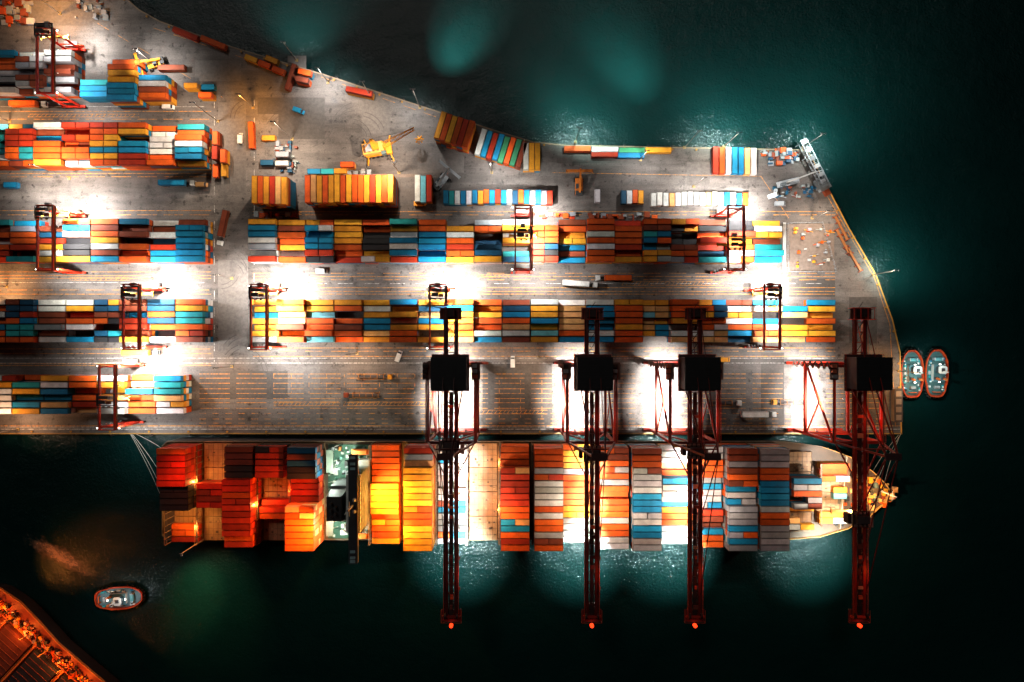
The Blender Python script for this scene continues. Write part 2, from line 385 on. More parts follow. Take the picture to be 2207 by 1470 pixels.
# ------------------------------------------------------------------ RTG cranes
def rtg(px,ycen_px,trol,col,side=1,pw=1.0,wh=(1,1,1)):
    mb=MB(); dk=(0.03,0.025,0.025)
    x=(px-1103.5)*(1-22/H)*S; y=(735-ycen_px)*S
    for sy in (-1,1):
        Y=13*sy
        mb.cbox(0,Y,1.5,10.5,0.9,0.9,col)
        for xx in (-4.4,-2.6,2.6,4.4): mb.cyl((xx,Y-0.35,0.78),(xx,Y+0.35,0.78),0.77,(0.02,0.02,0.02),12)
        for xx in (-3.3,3.3): mb.beam((xx,Y,2.4),(xx*0.98,Y,21.2),0.7,0.7,col)
        mb.beam((-3.3,Y,19.6),(3.3,Y,19.6),0.5,0.7,col); mb.beam((-3.3,Y,8),(3.3,Y,8),0.4,0.5,col)
        mb.beam((-3.3,Y,8),(3.3,Y,19.6),0.25,0.25,col)
    for xx in (-3.3,3.3):
        mb.box(xx-0.32,xx+0.32,-14.2,14.2,21.2,22.4,col)
        mb.box(xx-0.05,xx+0.05,-14,14,22.4,22.5,(0.25,0.2,0.2))
    mb.box(3.7,4.3,-14,14,21.3,21.38,(0.25,0.08,0.04))
    for j in range(15): mb.beam((4.3,-14+2*j,21.4),(4.3,-14+2*j,22.4),0.06,0.06,(0.6,0.25,0.03))
    mb.beam((4.3,-14,22.4),(4.3,14,22.4),0.07,0.07,(0.6,0.25,0.03))
    mb.beam((-3.0,-14,21.8),(3.0,-14,21.8),0.5,0.9,col);mb.beam((-3.0,14,21.8),(3.0,14,21.8),0.5,0.9,col)
    t=trol
    mb.box(-3.9,3.9,t-2.7,t-2.3,22.6,23.1,dk);mb.box(-3.9,3.9,t+2.3,t+2.7,22.6,23.1,dk)
    mb.box(-3.9,-3.5,t-2.3,t+2.3,22.6,23.1,dk);mb.box(3.5,3.9,t-2.3,t+2.3,22.6,23.1,dk)
    mb.box(-2.4,0.4,t-1.7,t-0.2,23.0,24.4,(0.05,0.045,0.045)); mb.box(0.8,2.6,t-1.9,t-0.6,23.0,23.9,(0.2,0.06,0.03)); mb.cyl((-2.4,t+1.1,23.8),(1.7,t+1.1,23.8),0.65,(0.08,0.07,0.07),10)
    mb.box(2.0,3.3,t+0.2,t+1.6,23.1,24.9,(0.3,0.3,0.3))
    for q in range(3): mb.box(-3.4+q*2.2,-2.6+q*2.2,t-3.4,t-2.8,22.7,23.5,(0.14,0.09,0.07))
    mb.box(-1.0,1.0,t+2.8,t+4.4,18.6,21.0,(0.35,0.35,0.34))
    mb.box(-0.9,0.9,t+4.4,t+4.46,18.9,20.6,(0.02,0.05,0.06))
    for sx in (-1,1):
        for sy in (-1,1): mb.beam((sx*2.4,t+sy*1.0,22.6),(sx*2.4,t+sy*1.0,15.4),0.05,0.05,dk)
    mb.box(-6.1,6.1,t-0.5,t+0.5,15.0,15.4,(0.6,0.3,0.03));mb.box(-6.1,-5.8,t-1.2,t+1.2,14.8,15.4,(0.6,0.3,0.03));mb.box(5.8,6.1,t-1.2,t+1.2,14.8,15.4,(0.6,0.3,0.03))
    mb.box(-2.8,2.8,13.7,15.8,2.5,4.6,(0.32,0.3,0.28))
    mb.cyl((4.2,13.6,4),(4.2,14.2,4),1.6,(0.4,0.05,0.02),14)
    for z in range(10): mb.beam((-3.9,-13.5+((z%2)*1.6),2.5+z*1.9),(-3.9,-13.5+(((z+1)%2)*1.6),4.4+z*1.9),0.5,0.08,(0.25,0.25,0.25))
    for yy in (-13.4,-5,5,13.4):
        for xx in (-4.6,4.7): mb.lamp(xx,yy,20.8,0.6,0.4,yy in(-5,5))
    o=mb.build('rubber_tyred_gantry_crane',loc=(x,y,0))
    f=0.42
    for i,yy in enumerate((13.8,0,-13.8)):
        if wh[i]>0:
            spot((5.2,yy,20.6),(7.5,yy*1.06,0),300*f*pw*wh[i],CW,148 if i!=1 else 125,o,1.0,0.4)
    spot((5.2,13.8*side,20.4),(9,14.5*side,0),330*f*pw,CW,72,o,1.0,0.3)
    spot((-5.2,13.8*side,20.6),(-8,15*side,0),160*f*pw,CW,120,o,1.0,0.4)
    return o
DR=(0.50,0.03,0.01)
rtg(97,528,11,(0.6,0.04,0.01),1,1.0,(1.2,.4,.5)); rtg(1127,528,2,DR,1,0.8,(0.5,0.8,0.9)); rtg(1586,528,-2,DR,1,0.8,(1.2,0.7,0.4))
rtg(282,687,10.5,DR,1,0.9,(1.3,.25,.8)); rtg(557,687,10.5,DR,1,1.05,(1.3,.6,.8)); rtg(943,687,10.5,DR,1,0.95,(1.3,.4,.4)); rtg(1664,687,10.5,DR,1,0.95,(1.3,.3,.5))
rtg(230,848,-1,DR,1,0.8,(1.4,.4,.3)); rtg(96,172,13,(0.75,0.03,0.01),1,0.45,(0.5,.25,.5))

# ------------------------------------------------------------------ STS cranes
def sts(px_boom,col,ty,pl=1.0,pg=1.0):
    x=(px_boom-1103.5)*(1-45/H)*S; y0=-40.5
    mb=MB(); dk=(0.022,0.011,0.01); c=col; c2=tuple(k*0.3 for k in col); gl=30.5
    rail=(0.55,0.05,0.012)
    for Y in (0,gl):
        mb.box(-12.5,12.5,Y-0.6,Y+0.6,2.2,3.8,c)
        for bx in (-11.5,-8.2,8.2,11.5):
            mb.box(bx-1.5,bx+1.5,Y-0.45,Y+0.45,1.0,2.1,dk)
            for w in (-1,-0.35,0.35,1): mb.cyl((bx+w,Y-0.25,0.42),(bx+w,Y+0.25,0.42),0.4,(0.03,)*3,8)
        for sx in (-1,1):
            mb.beam((sx*9.3,Y,3.8),(sx*9.3,Y,15),1.3,1.2,c); mb.beam((sx*9.3,Y,15),(sx*9.3,Y,42.5),1.1,1.0,c)
        mb.beam((-9.3,Y,15.5),(9.3,Y,15.5),1.0,1.6,c); mb.beam((-9.3,Y,42.5),(9.3,Y,42.5),1.1,1.8,c2)
        mb.beam((-9.3,Y,16),(0,Y,41.5),0.55,0.55,c);mb.beam((9.3,Y,16),(0,Y,41.5),0.55,0.55,c)
    for sx in (-1,1):
        X=sx*9.3
        mb.beam((X,0,15),(X,gl,15),1.0,1.5,c); mb.beam((X,0,42.6),(X,gl,42.6),0.7,1.2,c)
        mb.beam((X,0,42),(X,gl,16),0.7,0.7,c); mb.beam((X,gl*0.5,29),(X,0,16),0.45,0.45,c)
        mb.box(X+sx*0.7-0.3,X+sx*0.7+0.3,0,gl,43.3,43.36,(0.12,0.05,0.03))
        for j in range(0,31,3): mb.beam((X+sx*1.0,j,43.3),(X+sx*1.0,j,44.4),0.08,0.08,rail)
        mb.beam((X+sx*1.0,0,44.4),(X+sx*1.0,gl,44.4),0.08,0.08,rail)
        mb.beam((X,0,43),(sx*2.2,-1.5,68),0.7,0.7,c2); mb.beam((sx*2.2,-1.5,68),(sx*5,gl-6,45),0.45,0.45,c2)
        mb.beam((sx*2.2,-1.5,68),(sx*2.0,-30,45),0.3,0.3,c2); mb.beam((sx*2.2,-1.5,68),(sx*2.0,-60,45),0.3,0.3,c2)
        mb.beam((sx*2.2,-1.5,68),(sx*2.0,gl+20,45),0.26,0.26,c2)
        mb.box(sx*1.75-0.5,sx*1.75+0.5,-70,53,42.6,44.6,c2)
        mb.box(min(sx*2.3,sx*2.95),max(sx*2.3,sx*2.95),-70,53,44.0,44.08,(0.05,0.013,0.01))
        for j in range(-70,54,2): mb.beam((sx*2.95,j,44.08),(sx*2.95,j,45.1),0.08,0.08,rail)
        mb.beam((sx*2.95,-70,45.1),(sx*2.95,53,45.1),0.1,0.1,rail); mb.beam((sx*2.95,-70,44.6),(sx*2.95,53,44.6),0.06,0.06,rail)
        mb.beam((sx*9.3,0,43),(sx*2,-14,44),0.5,0.5,c2);
        mb.beam((sx*2,53,44),(sx*4,53,47),0.3,0.3,c2)
    mb.beam((-2.4,-1.5,68),(2.4,-1.5,68),0.9,1.0,c2); mb.beam((-5.7,-0.7,56),(5.7,-0.7,56),0.5,0.6,c2)
    mb.box(-3.0,3.0,-2.8,-0.2,68.6,68.7,(0.05,0.02,0.02))
    for j in range(-68,54,4):
        mb.beam((-1.4,j,43.6),(1.4,j,43.6),0.4,0.9,c2)
        mb.beam((-1.4,j,43.9),(1.4,j+4,43.9),0.22,0.25,dk)
    mb.box(-0.8,0.8,-70,20,44.0,44.15,(0.03,0.012,0.01))
    for j in range(-66,16,4):
        if R()<0.8: mb.box(-1.2+R(),0.3+R(),j,j+0.8+R(),44.2,44.9,random.choice([(0.6,0.07,0.02),(0.12,0.03,0.02),(0.45,0.2,0.1),dk,dk]))
    mb.box(-4.0,4.0,-71.5,-66.5,43.0,43.2,(0.15,0.02,0.015)); mb.beam((-3.6,-69,44.4),(3.6,-69,44.4),0.8,1.4,c)
    for sx in (-1,1):
        mb.beam((sx*4.0,-71.5,43),(sx*4.0,-71.5,44.5),0.15,0.15,rail); mb.beam((sx*4.0,-71.5,44.5),(sx*4.0,-66.5,44.5),0.12,0.12,rail); mb.cyl((sx*2,-68.5,45.2),(sx*2.7,-68.5,45.2),1.2,dk,10)
    mb.beam((-4.0,-71.5,44.5),(4.0,-71.5,44.5),0.12,0.12,rail)
    mb.cyl((0,-72.6,43.6),(0,-72.6,44.9),0.75,(1,0.1,0.02),10,2)
    mb.box(-4.2,4.2,49,53.5,45.0,45.12,(0.10,0.025,0.02))
    for xx in (-4.0,-1.4,1.4,4.0):
        mb.beam((xx,53.5,43),(xx,53.5,48),0.25,0.25,c);mb.beam((xx,49,43),(xx,49,48),0.25,0.25,c);mb.beam((xx,49,48),(xx,53.5,48),0.2,0.2,c)
    mb.beam((-4.6,53.5,48),(4.6,53.5,48),0.25,0.25,c);mb.beam((-4.6,49,48),(4.6,49,48),0.25,0.25,c); mb.box(-1.8,1.8,50,53,45.2,47.3,dk)
    mb.box(-6.7,6.7,21.9,34.2,47.2,55.4,(0.05,0.022,0.02)); mb.box(-6.85,6.85,21.75,34.35,55.4,55.75,(0.012,0.012,0.013))
    for j in range(6): mb.box(-6.75,6.75,22.6+j*2.1,22.72+j*2.1,55.75,55.81,(0.018,0.018,0.02))
    mb.box(-7.4,7.4,20.8,35.3,46.8,47.1,(0.06,0.02,0.018))
    for sx in (-1,1):
        for j in range(9): mb.beam((sx*7.4,20.9+j*1.8,47.1),(sx*7.4,20.9+j*1.8,48.3),0.08,0.08,rail)
        mb.beam((sx*7.4,20.8,48.3),(sx*7.4,35.3,48.3),0.09,0.09,rail)
    for Yp in (20.8,35.3): mb.beam((-7.4,Yp,48.3),(7.4,Yp,48.3),0.09,0.09,rail)
    for sx in (-1,1):
        mb.box(sx*9.8-1.7,sx*9.8+1.7,gl-5.5,gl+1.5,43.4,43.55,(0.1,0.05,0.04))
        for q in range(3): mb.box(sx*9.8-1.4,sx*9.8-0.2+R(),gl-4.8+q*2.1,gl-3.4+q*2.1,43.6,45.2,random.choice([(0.4,0.1,0.05),dk,(0.25,0.25,0.25)]))
    t=ty
    mb.box(-3.4,3.4,t-3.2,t+3.2,45.0,45.6,dk); mb.box(-2.4,2.4,t-1.5,t+1.6,45.6,47.4,(0.04,0.03,0.03))
    for q in range(4): mb.cyl((-3.0+q*1.7,t-2.4,46.1),(-2.0+q*1.7,t-2.4,46.1),0.6,(0.1,0.06,0.05),8); mb.cyl((-3.0+q*1.7,t+2.4,46.1),(-2.0+q*1.7,t+2.4,46.1),0.6,(0.1,0.06,0.05),8)
    mb.box(-5.0,-3.6,t-2,t+2,41,45,dk); mb.box(3.6,5.2,t-3.5,t+0.5,42.5,44.6,(0.2,0.12,0.1))
    for sx in (-1,1):
        for sy in (-1,1): mb.beam((sx*1.5,t+sy,45),(sx*1.5,t+sy*0.9,33),0.07,0.07,dk)
    mb.box(-6.0,6.0,t-0.6,t+0.6,32.2,32.9,(0.5,0.2,0.03)); mb.box(-6.1,-5.7,t-1.2,t+1.2,32,32.8,(0.5,0.2,0.03)); mb.box(5.7,6.1,t-1.2,t+1.2,32,32.8,(0.5,0.2,0.03))
    for q in range(14):
        mb.beam((-10.6,gl+(q%2)*3-1.5,4+q*2.7),(-10.6,gl+((q+1)%2)*3-1.5,6.7+q*2.7),0.7,0.1,(0.2,0.12,0.1))
    mb.cyl((11.2,gl-0.5,6),(11.2,gl+0.5,6),2.3,(0.25,0.04,0.02),16)
    for (lx,ly_,lz) in ((-4,1.2,14.4),(4,1.2,14.4),(-4,gl-1.2,14.4),(4,gl-1.2,14.4),(-8.2,15,14.0),(8.2,15,14.0)): mb.lamp(lx,ly_,lz,0.9,0.6)
    for q in (-58,-46,-34,-20,-10): mb.lamp(3.3,q,43.5,0.4,1.2)
    o=mb.build('ship_to_shore_gantry_crane',loc=(x,y0,0))
    for yy,pw in ((2,95),(15,125),(29,85)): 
        spot((-3.0,yy,14.0),(-3.2,yy,0),pw*pg,CW,106,o,0.9,0.5)
    spot((-8.0,15,40),(-3,13,0),440*pg,CW,58,o,1,0.8)
    for yy,pw in ((-14,300),(-30,330),(-44,240)):
        spot((3.6,yy,42),(2.0,yy,0),pw*pl,CW,46,o,1,0.6)
    spot((3.6,-28,42),(3.6,-28,0),95*(0.6+0.4*pl),CWARM,140,o,1,0.7)
    spot((3.6,-51,42),(1,-56,0),520*pl,(0.8,1,0.95),62,o,1,0.5)
    point((0,-70.5,42.2),1.0,CRED,o,0.2,'aviation_warning_lamp')
    for yy in (-52,-20,10): point((5.5,yy,48),1.4,CRED,o,0.1,'walkway_lamp')
    return o
sts(972,(0.16,0.014,0.008),-1,1.0,1.0); sts(1276,(0.26,0.02,0.01),-4,1.05,1.2); sts(1499,(0.3,0.022,0.01),-3,1.0,1.0); sts(1855,(0.7,0.035,0.011),-30,0.6,0.55)

# ------------------------------------------------------------------ container ship
def WP(l,z): return [W(a,b,z) for a,b in l]
deckp=[(352,960),(362,951),(1690,951),(1770,962),(1830,984),(1880,1016),(1908,1043),(1919,1062),(1906,1082),(1872,1112),(1826,1138),(1765,1156),(1690,1162),(362,1162),(352,1152)]
dz=9.0; dp=WP(deckp,dz)
def wl(p):
    x,y=p
    f=max(0,(x-110)/60); yc=-67.5
    return (x-9*min(1,f)**1.0 if f>0 else x, yc+(y-yc)*(1-0.45*min(1,f)))
mb=MB(); mb.prism(dp[::-1],-6,dz,(0.03,0.03,0.035),(0.12,0.08,0.05),[wl(p) for p in dp][::-1])
for i in range(len(dp)):
    a=dp[i];b=dp[(i+1)%len(dp)]
    mb.beam((a[0],a[1],dz+0.6),(b[0],b[1],dz+0.6),0.3,1.2,(0.5,0.28,0.08) if a[0]>125 else (0.2,0.15,0.1))
ship=mb.build('container_ship')
REDS=[RD]*5+[(0.6,0.03,0.01)]*3+[OR]; DARK=[NV,BK,BR,(0.12,0.03,0.02),BK]; ORA=[OR]*3+[YE]*2; YEL=[YE]*5+[PE]+[OR]*3
MIX=[OR]*4+[BR]*2+[DW]*2+[RD]*2+[BL]; WB=[DW]*5+[BR]*3+[BL]*2+[OR]*4+[GY]; WHI=[DW]*3+[GY]*1+[PE]+[OR]*2+[BL]+[YE]; GR=[GY]*4+[DW]*2+[BR]+[OR]+[BL]; WO=[DW]*4+[GY]*2+[OR]*3+[BL]*2+[YE]
bays=[(-675,[(0,5,6,REDS),(6,9,5,[BK]),(10,12,0,0),(13,15,1,REDS)]),
(-613,[(0,5,0,0),(6,9,3,[BR,BK,RD]),(10,15,0,0)]),
(-551,[(0,4,4,DARK),(5,13,5,REDS),(14,15,4,REDS)]),
(-489,[(0,4,4,[RD,BK,RD]),(5,8,0,0),(9,11,2,REDS),(12,15,0,0)]),
(-421,[(0,4,5,[NV,BK,NV,BR]),(5,8,3,REDS),(9,15,6,[OR,OR,PE])]),
(-259,[(0,5,2,[OR,OR,PE]),(6,10,3,[YE,YE,WH]),(11,15,2,ORA)]),
(-187,[(0,2,5,[DW,PE,RD]),(3,15,6,YEL)]),
(-123,[(0,15,2,[DW,GY,BR,DW,BL,OR])]),
(-60,[(0,15,0,0)]),
(6,[(0,2,4,[OR]),(3,15,6,[OR,RD,OR,RD,PE,BL,OR])]),
(73,[(0,15,6,[BR,DW,BR,OR,DW,OR,RD])]),
(134,[(0,15,1,[DW,DW,YE,OR])]),
(205,[(0,15,5,WB)]),(268,[(0,15,6,WB+[BL,BL,BL])]),
(332,[(0,4,2,WHI),(5,8,4,[DW,DW,BL,BR]),(9,15,2,WHI)]),
(397,[(0,4,4,MIX),(5,9,3,[GY,DW,BL]),(10,15,4,MIX)]),
(458,[(0,5,6,GR),(6,8,5,[OR,BL,DW]),(9,15,6,GR)]),
(521,[(0,15,6,WO)]),
(596,[(0,4,0,0),(5,9,4,[BL,OR,DW,BR]),(10,13,1,[DW,PE,YE])]),
(664,[(2,5,2,[WH,YE,OR]),(6,9,1,[WH,LB,PE,YE]),(10,13,1,[YE,WH,YE])])]
YC=-67.3
for off,segs in bays:
    xc=off*S; b=MB(); hb=MB()
    hw=2.72*8 if off<560 else (2.72*6.6 if off<620 else 2.72*5)
    hc=(0.30,0.17,0.08)
    for q in range(4):
        y0=YC-hw+q*hw/2+0.15; y1=y0+hw/2-0.3
        hb.box(xc-6.3,xc+6.3,y0,y1,dz+0.002,dz+1.4,jit(hc,.15))
        for j in range(7): hb.box(xc-6.2+j*2.05,xc-6.05+j*2.05,y0+0.1,y1-0.1,dz+1.4,dz+1.52,(0.15,0.08,0.04))
        for j in range(1,4): hb.box(xc-6.2,xc+6.2,y0+j*(y1-y0)/4-0.06,y0+j*(y1-y0)/4+0.06,dz+1.52,dz+1.6,(0.13,0.07,0.04))
        for j in range(10): hb.cbox(xc-5.4+R()*10.8,y0+0.5+R()*(y1-y0-1),dz+1.4,0.4+R()*0.8,0.4+R()*0.6,0.25,random.choice([(0.08,0.05,0.03),(0.3,0.2,0.1)]))
    xb=xc-6.75
    hb.box(xb-0.35,xb+0.35,YC-hw,YC+hw,dz+7.4,dz+7.5,(0.14,0.10,0.07))
    j=-hw
    while j<=hw: 
        hb.beam((xb,YC+j,dz),(xb,YC+j,dz+8.5),0.22,0.22,(0.3,0.2,0.12)); j+=2.72
    hb.beam((xb-.4,YC-hw,dz+8.5),(xb-.4,YC+hw,dz+8.5),0.1,0.1,(0.5,0.3,0.14))
    hb.build('hatch_cover_and_lashing_bridge',parent=ship)
    cnt=0
    for (r0,r1,t,pal) in segs:
        if not t: continue
        run=None
        for r in range(r0,r1+1):
            y=YC+(7.5-r)*2.72
            if abs(y-YC)>hw: continue
            tt=max(1,t+random.choice([0,0,0,0,-1 if off>-500 and t<6 and R()<0.4 else 0]))
            if run is None or R()<0.7: run=random.choice(pal)
            tw=R()<(0.08 if off<560 else 0.5)
            for xx,L in ([(xc,12.19)] if not tw else [(xc-3.1,6.06),(xc+3.1,6.06)]):
                if off>560 and R()<0.25: continue
                cc=run if not tw else random.choice(pal)
                for k_ in range(tt):
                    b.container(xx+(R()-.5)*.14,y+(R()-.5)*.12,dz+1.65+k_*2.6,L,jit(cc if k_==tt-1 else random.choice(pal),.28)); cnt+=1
    if cnt: b.build('container_bay',parent=ship,mats=[M_CONT])
sb=MB(); xs=-318*S; wht=(0.55,0.58,0.54); grn=(0.05,0.13,0.09)
sb.box(xs-14.2,xs+5.9,YC-21,YC+21,dz+0.003,dz+0.6,grn)
sb.box(xs-1.3,xs+5.7,YC-15,YC+15,dz+0.6,dz+8,wht); sb.box(xs-0.6,xs+5.2,YC-12,YC+12,dz+8,dz+24,wht)
for lv in range(6):
    z=dz+8+lv*2.7
    sb.box(xs-1.0,xs+5.6,YC-12.8,YC+12.8,z+0.003,z+0.15,(0.3,0.33,0.3))
    for j in range(12): sb.box(xs+5.2,xs+5.23,YC-11.3+j*2,YC-10.4+j*2,z+1,z+1.8,(0.02,0.03,0.04))
sb.box(xs+1.2,xs+4.6,YC-24,YC+20.5,dz+24,dz+26.6,(0.07,0.08,0.085)); sb.box(xs+1.0,xs+4.8,YC-24.2,YC+20.7,dz+26.6,dz+26.8,(0.03,0.035,0.04))
sb.box(xs+4.6,xs+4.65,YC-22,YC+19,dz+25,dz+26.2,(0.02,0.04,0.05))
for q in (-23,-21.5,-19,15,17,19.5): sb.box(xs+1.8,xs+3.8,YC+q-0.5,YC+q+0.5,dz+26.8,dz+27.3,(0.25,0.42,0.45))
sb.beam((xs+2.8,YC,dz+26.8),(xs+2.8,YC,dz+36),0.7,0.7,(0.15,)*3); sb.beam((xs+2.8,YC-3,dz+33),(xs+2.8,YC+3,dz+33),0.3,0.3,(0.3,)*3); sb.beam((xs+1.4,YC-1.8,dz+35),(xs+4.0,YC+1.4,dz+35),0.35,0.5,(0.5,)*3)
for q in (-2.5,2.2): sb.cyl((xs+3.5,YC+q,dz+26.8),(xs+3.5,YC+q,dz+28.6),0.9,(0.3,)*3,12,0,0.4)
sb.box(xs-9.0,xs-2.2,YC-9,YC+6,dz+0.6,dz+17,(0.10,0.11,0.11)); sb.taper(xs-4.9,YC-1.5,dz+17,dz+27,7.2,13,6.0,10,(0.03,0.03,0.032))
for q in range(5): sb.cyl((xs-5.8+(q%2)*1.8,YC-4.6+q*1.4,dz+27),(xs-5.8+(q%2)*1.8,YC-4.6+q*1.4,dz+29.5),0.5,(0.05,)*3,10)
for sy in (-1,1):
    yb=YC+sy*18.5
    sb.taper(xs+1.5,yb,dz+4.5,dz+5.9,5.5,1.4,8,2.6,(0.8,0.2,0.03)); sb.taper(xs+1.5,yb,dz+5.9,dz+7.0,8,2.6,5.2,1.4,(0.8,0.2,0.03))
    for q in (-3,3): sb.beam((xs+1.5+q,yb,dz+0.6),(xs+1.5+q,yb-sy*2,dz+8.5),0.3,0.3,wht)
random.seed(5)
for q in range(150):
    px=xs-14+R()*19; py=YC-20.5+R()*41
    if px>xs-2.5 and abs(py-YC)<15.8: continue
    if px>xs-10 and px<xs and abs(py-YC+1.5)<8.5: continue
    s_=0.4+R()*1.5
    sb.cbox(px,py,dz+0.6,s_,s_*(0.6+R()),0.5+R()*2.8,random.choice([wht,wht,GY,(0.1,0.25,0.2),(0.5,0.2,0.05),(0.03,)*3]))
for q in range(14): sb.beam((xs-14,YC-20+q*3,dz+0.7),(xs-11+2*(q%3),YC-18+q*3,dz+3.5),0.18,0.18,(0.6,0.6,0.5))
sb.box(xs-14.1,xs-11,YC+9,YC+19,dz+4,dz+4.2,(0.2,0.25,0.2)); sb.box(xs-14.1,xs-11,YC-19,YC-11,dz+4,dz+4.2,(0.2,0.25,0.2))
for q in (-17,17): sb.lamp(xs-0.8,YC+q,dz+7.2,0.5,0.8)
sb.build('accommodation_superstructure',parent=ship)
for q in (-18.5,-12,11,18): point((xs-10 if abs(q)<15 else xs-3,YC+q,dz+10),8,(0.88,1,0.84),ship)
bb=MB()
bx=690*S
for q in range(110):
    a=bx-4+R()*28; hwid=max(1.5,14*(1-max(0,(a-bx))/30)); y=YC-1+ (R()-0.5)*2*hwid
    s_=0.5+R()*1.6; bb.cbox(a,y,dz+0.02,s_,s_*(0.5+R()),0.4+R()*1.6,random.choice([YE,OR,PE,(0.5,0.3,0.1),BR,(0.1,0.08,0.05),BK,BK]))
for sy in (-1,1):
    bb.cyl((bx+10,YC+sy*4-1.5,dz+1.2),(bx+10,YC+sy*4+1.5,dz+1.2),1.1,(0.4,0.25,0.1),12); bb.cyl((bx+15,YC+sy*3-1.2,dz+1.1),(bx+15,YC+sy*3+1.2,dz+1.1),1.0,(0.1,0.15,0.12),12)
    bb.beam((bx+12,YC+sy*3,dz+0.4),(bx+24,YC+sy*0.8,dz+0.3),0.35,0.3,(0.08,0.06,0.05))
bb.cyl((bx+18,YC,dz),(bx+18,YC,dz+12),0.45,(0.6,0.6,0.55),10,0,0.25); bb.beam((bx+18,YC-2,dz+9),(bx+18,YC+2,dz+9),0.25,0.25,(0.6,)*3)
bb.beam((bx-2,YC-16,dz+1.6),(bx+1,YC+16,dz+1.6),0.3,3.2,(0.6,0.5,0.35))
bb.build('forecastle_deck_gear',parent=ship)
point((bx+4,YC+6,dz+8),7,(1,0.55,0.2),ship); point((bx+14,YC-2,dz+7),5,(1,0.48,0.12),ship); point((bx-8,YC-8,dz+11),7,(1,0.7,0.38),ship)
spot((xs+6.2,YC+5,dz+22),(-225*S,YC-2,dz+8),200,(1,0.42,0.08),100,ship,1,0.5)
spot((xs+6.2,YC-12,dz+22),(-190*S,YC-10,dz+12),160,(1,0.42,0.08),90,ship,1,0.5)
point((-229*S,YC+4,dz+20),15,(1,0.5,0.08),ship); point((-229*S,YC-12,dz+20),15,(1,0.46,0.07),ship)
point((-28*S,YC-6,dz+24),8,(1,0.45,0.16),ship)
spot((xs-9.2,YC-12,dz+26),(-440*S,YC-14,dz+10),140,(1,0.32,0.05),90,ship,1,0.5)
spot((xs-9.2,YC+8,dz+26),(-560*S,YC+2,dz+6),45,(1,0.20,0.04),90,ship,1,0.5)
for off,yy,p,cc in ((-645,-14,4,CSOD),(-645,6,3.5,CSOD),(-582,10,4,CSOD),(-582,-14,4,CSOD),(-520,-4,3.5,CSOD),(-455,2,3.5,CRED),(-676,-8,4,CSOD),
                    (-92,8,4,CSOD),(-28,-6,4,CSOD),(-28,14,4,CSOD)):
    point((off*S,YC+yy,dz+9.2),p,cc,ship)
spot((-640*S,YC+16,dz+30),(-650*S,YC,dz),16,CRED,120,ship,1,0.5)
sm=MB(); mx,my=-644*S,YC-21.3  # mast added to carry the spots for the warm glow on the water
sm.cyl((mx,my,dz),(mx,my,dz+22),0.25,(0.4,0.35,0.3),8,0,0.12); sm.beam((mx-0.8,my,dz+22),(mx+0.8,my,dz+22),0.15,0.15,(0.2,)*3); sm.lamp(mx,my-0.8,dz+21.4,0.6,0.5)
sm.build('added_stern_glow_mast',parent=ship)
spot((mx,my-1.1,dz+21.3),(*W(415,1285,0),-3.5),150,(1,0.74,0.30),44,ship,1,0.3)
spot((mx,my-1.1,dz+21.3),(*W(455,1300,0),-3.5),90,(1,0.72,0.32),66,ship,1,0.3)

def rope(a,b,sag,parent=None):
    m=MB(); pr=None
    for i in range(13):
        t=i/12; p=Vector(a).lerp(Vector(b),t); p.z-=sag*4*t*(1-t)
        if pr is not None: m.cyl(pr,p,0.08,(0.5,0.5,0.45),5)
        pr=p
    return m.build('mooring_rope')
for i,(a,b) in enumerate((((285,936),(352,1062)),((287,936),(354,1035)),((283,936),(353,1085)),((296,936),(356,972)))):
    rope((*W(*a),0.6),(*W(*b,dz),dz),1.2)
for a,b in (((1938,938),(1893,1032)),((1940,934),(1905,1045)),((1935,937),(1880,1018))): rope((*W(*a),0.6),(*W(*b,dz),dz),1.0)

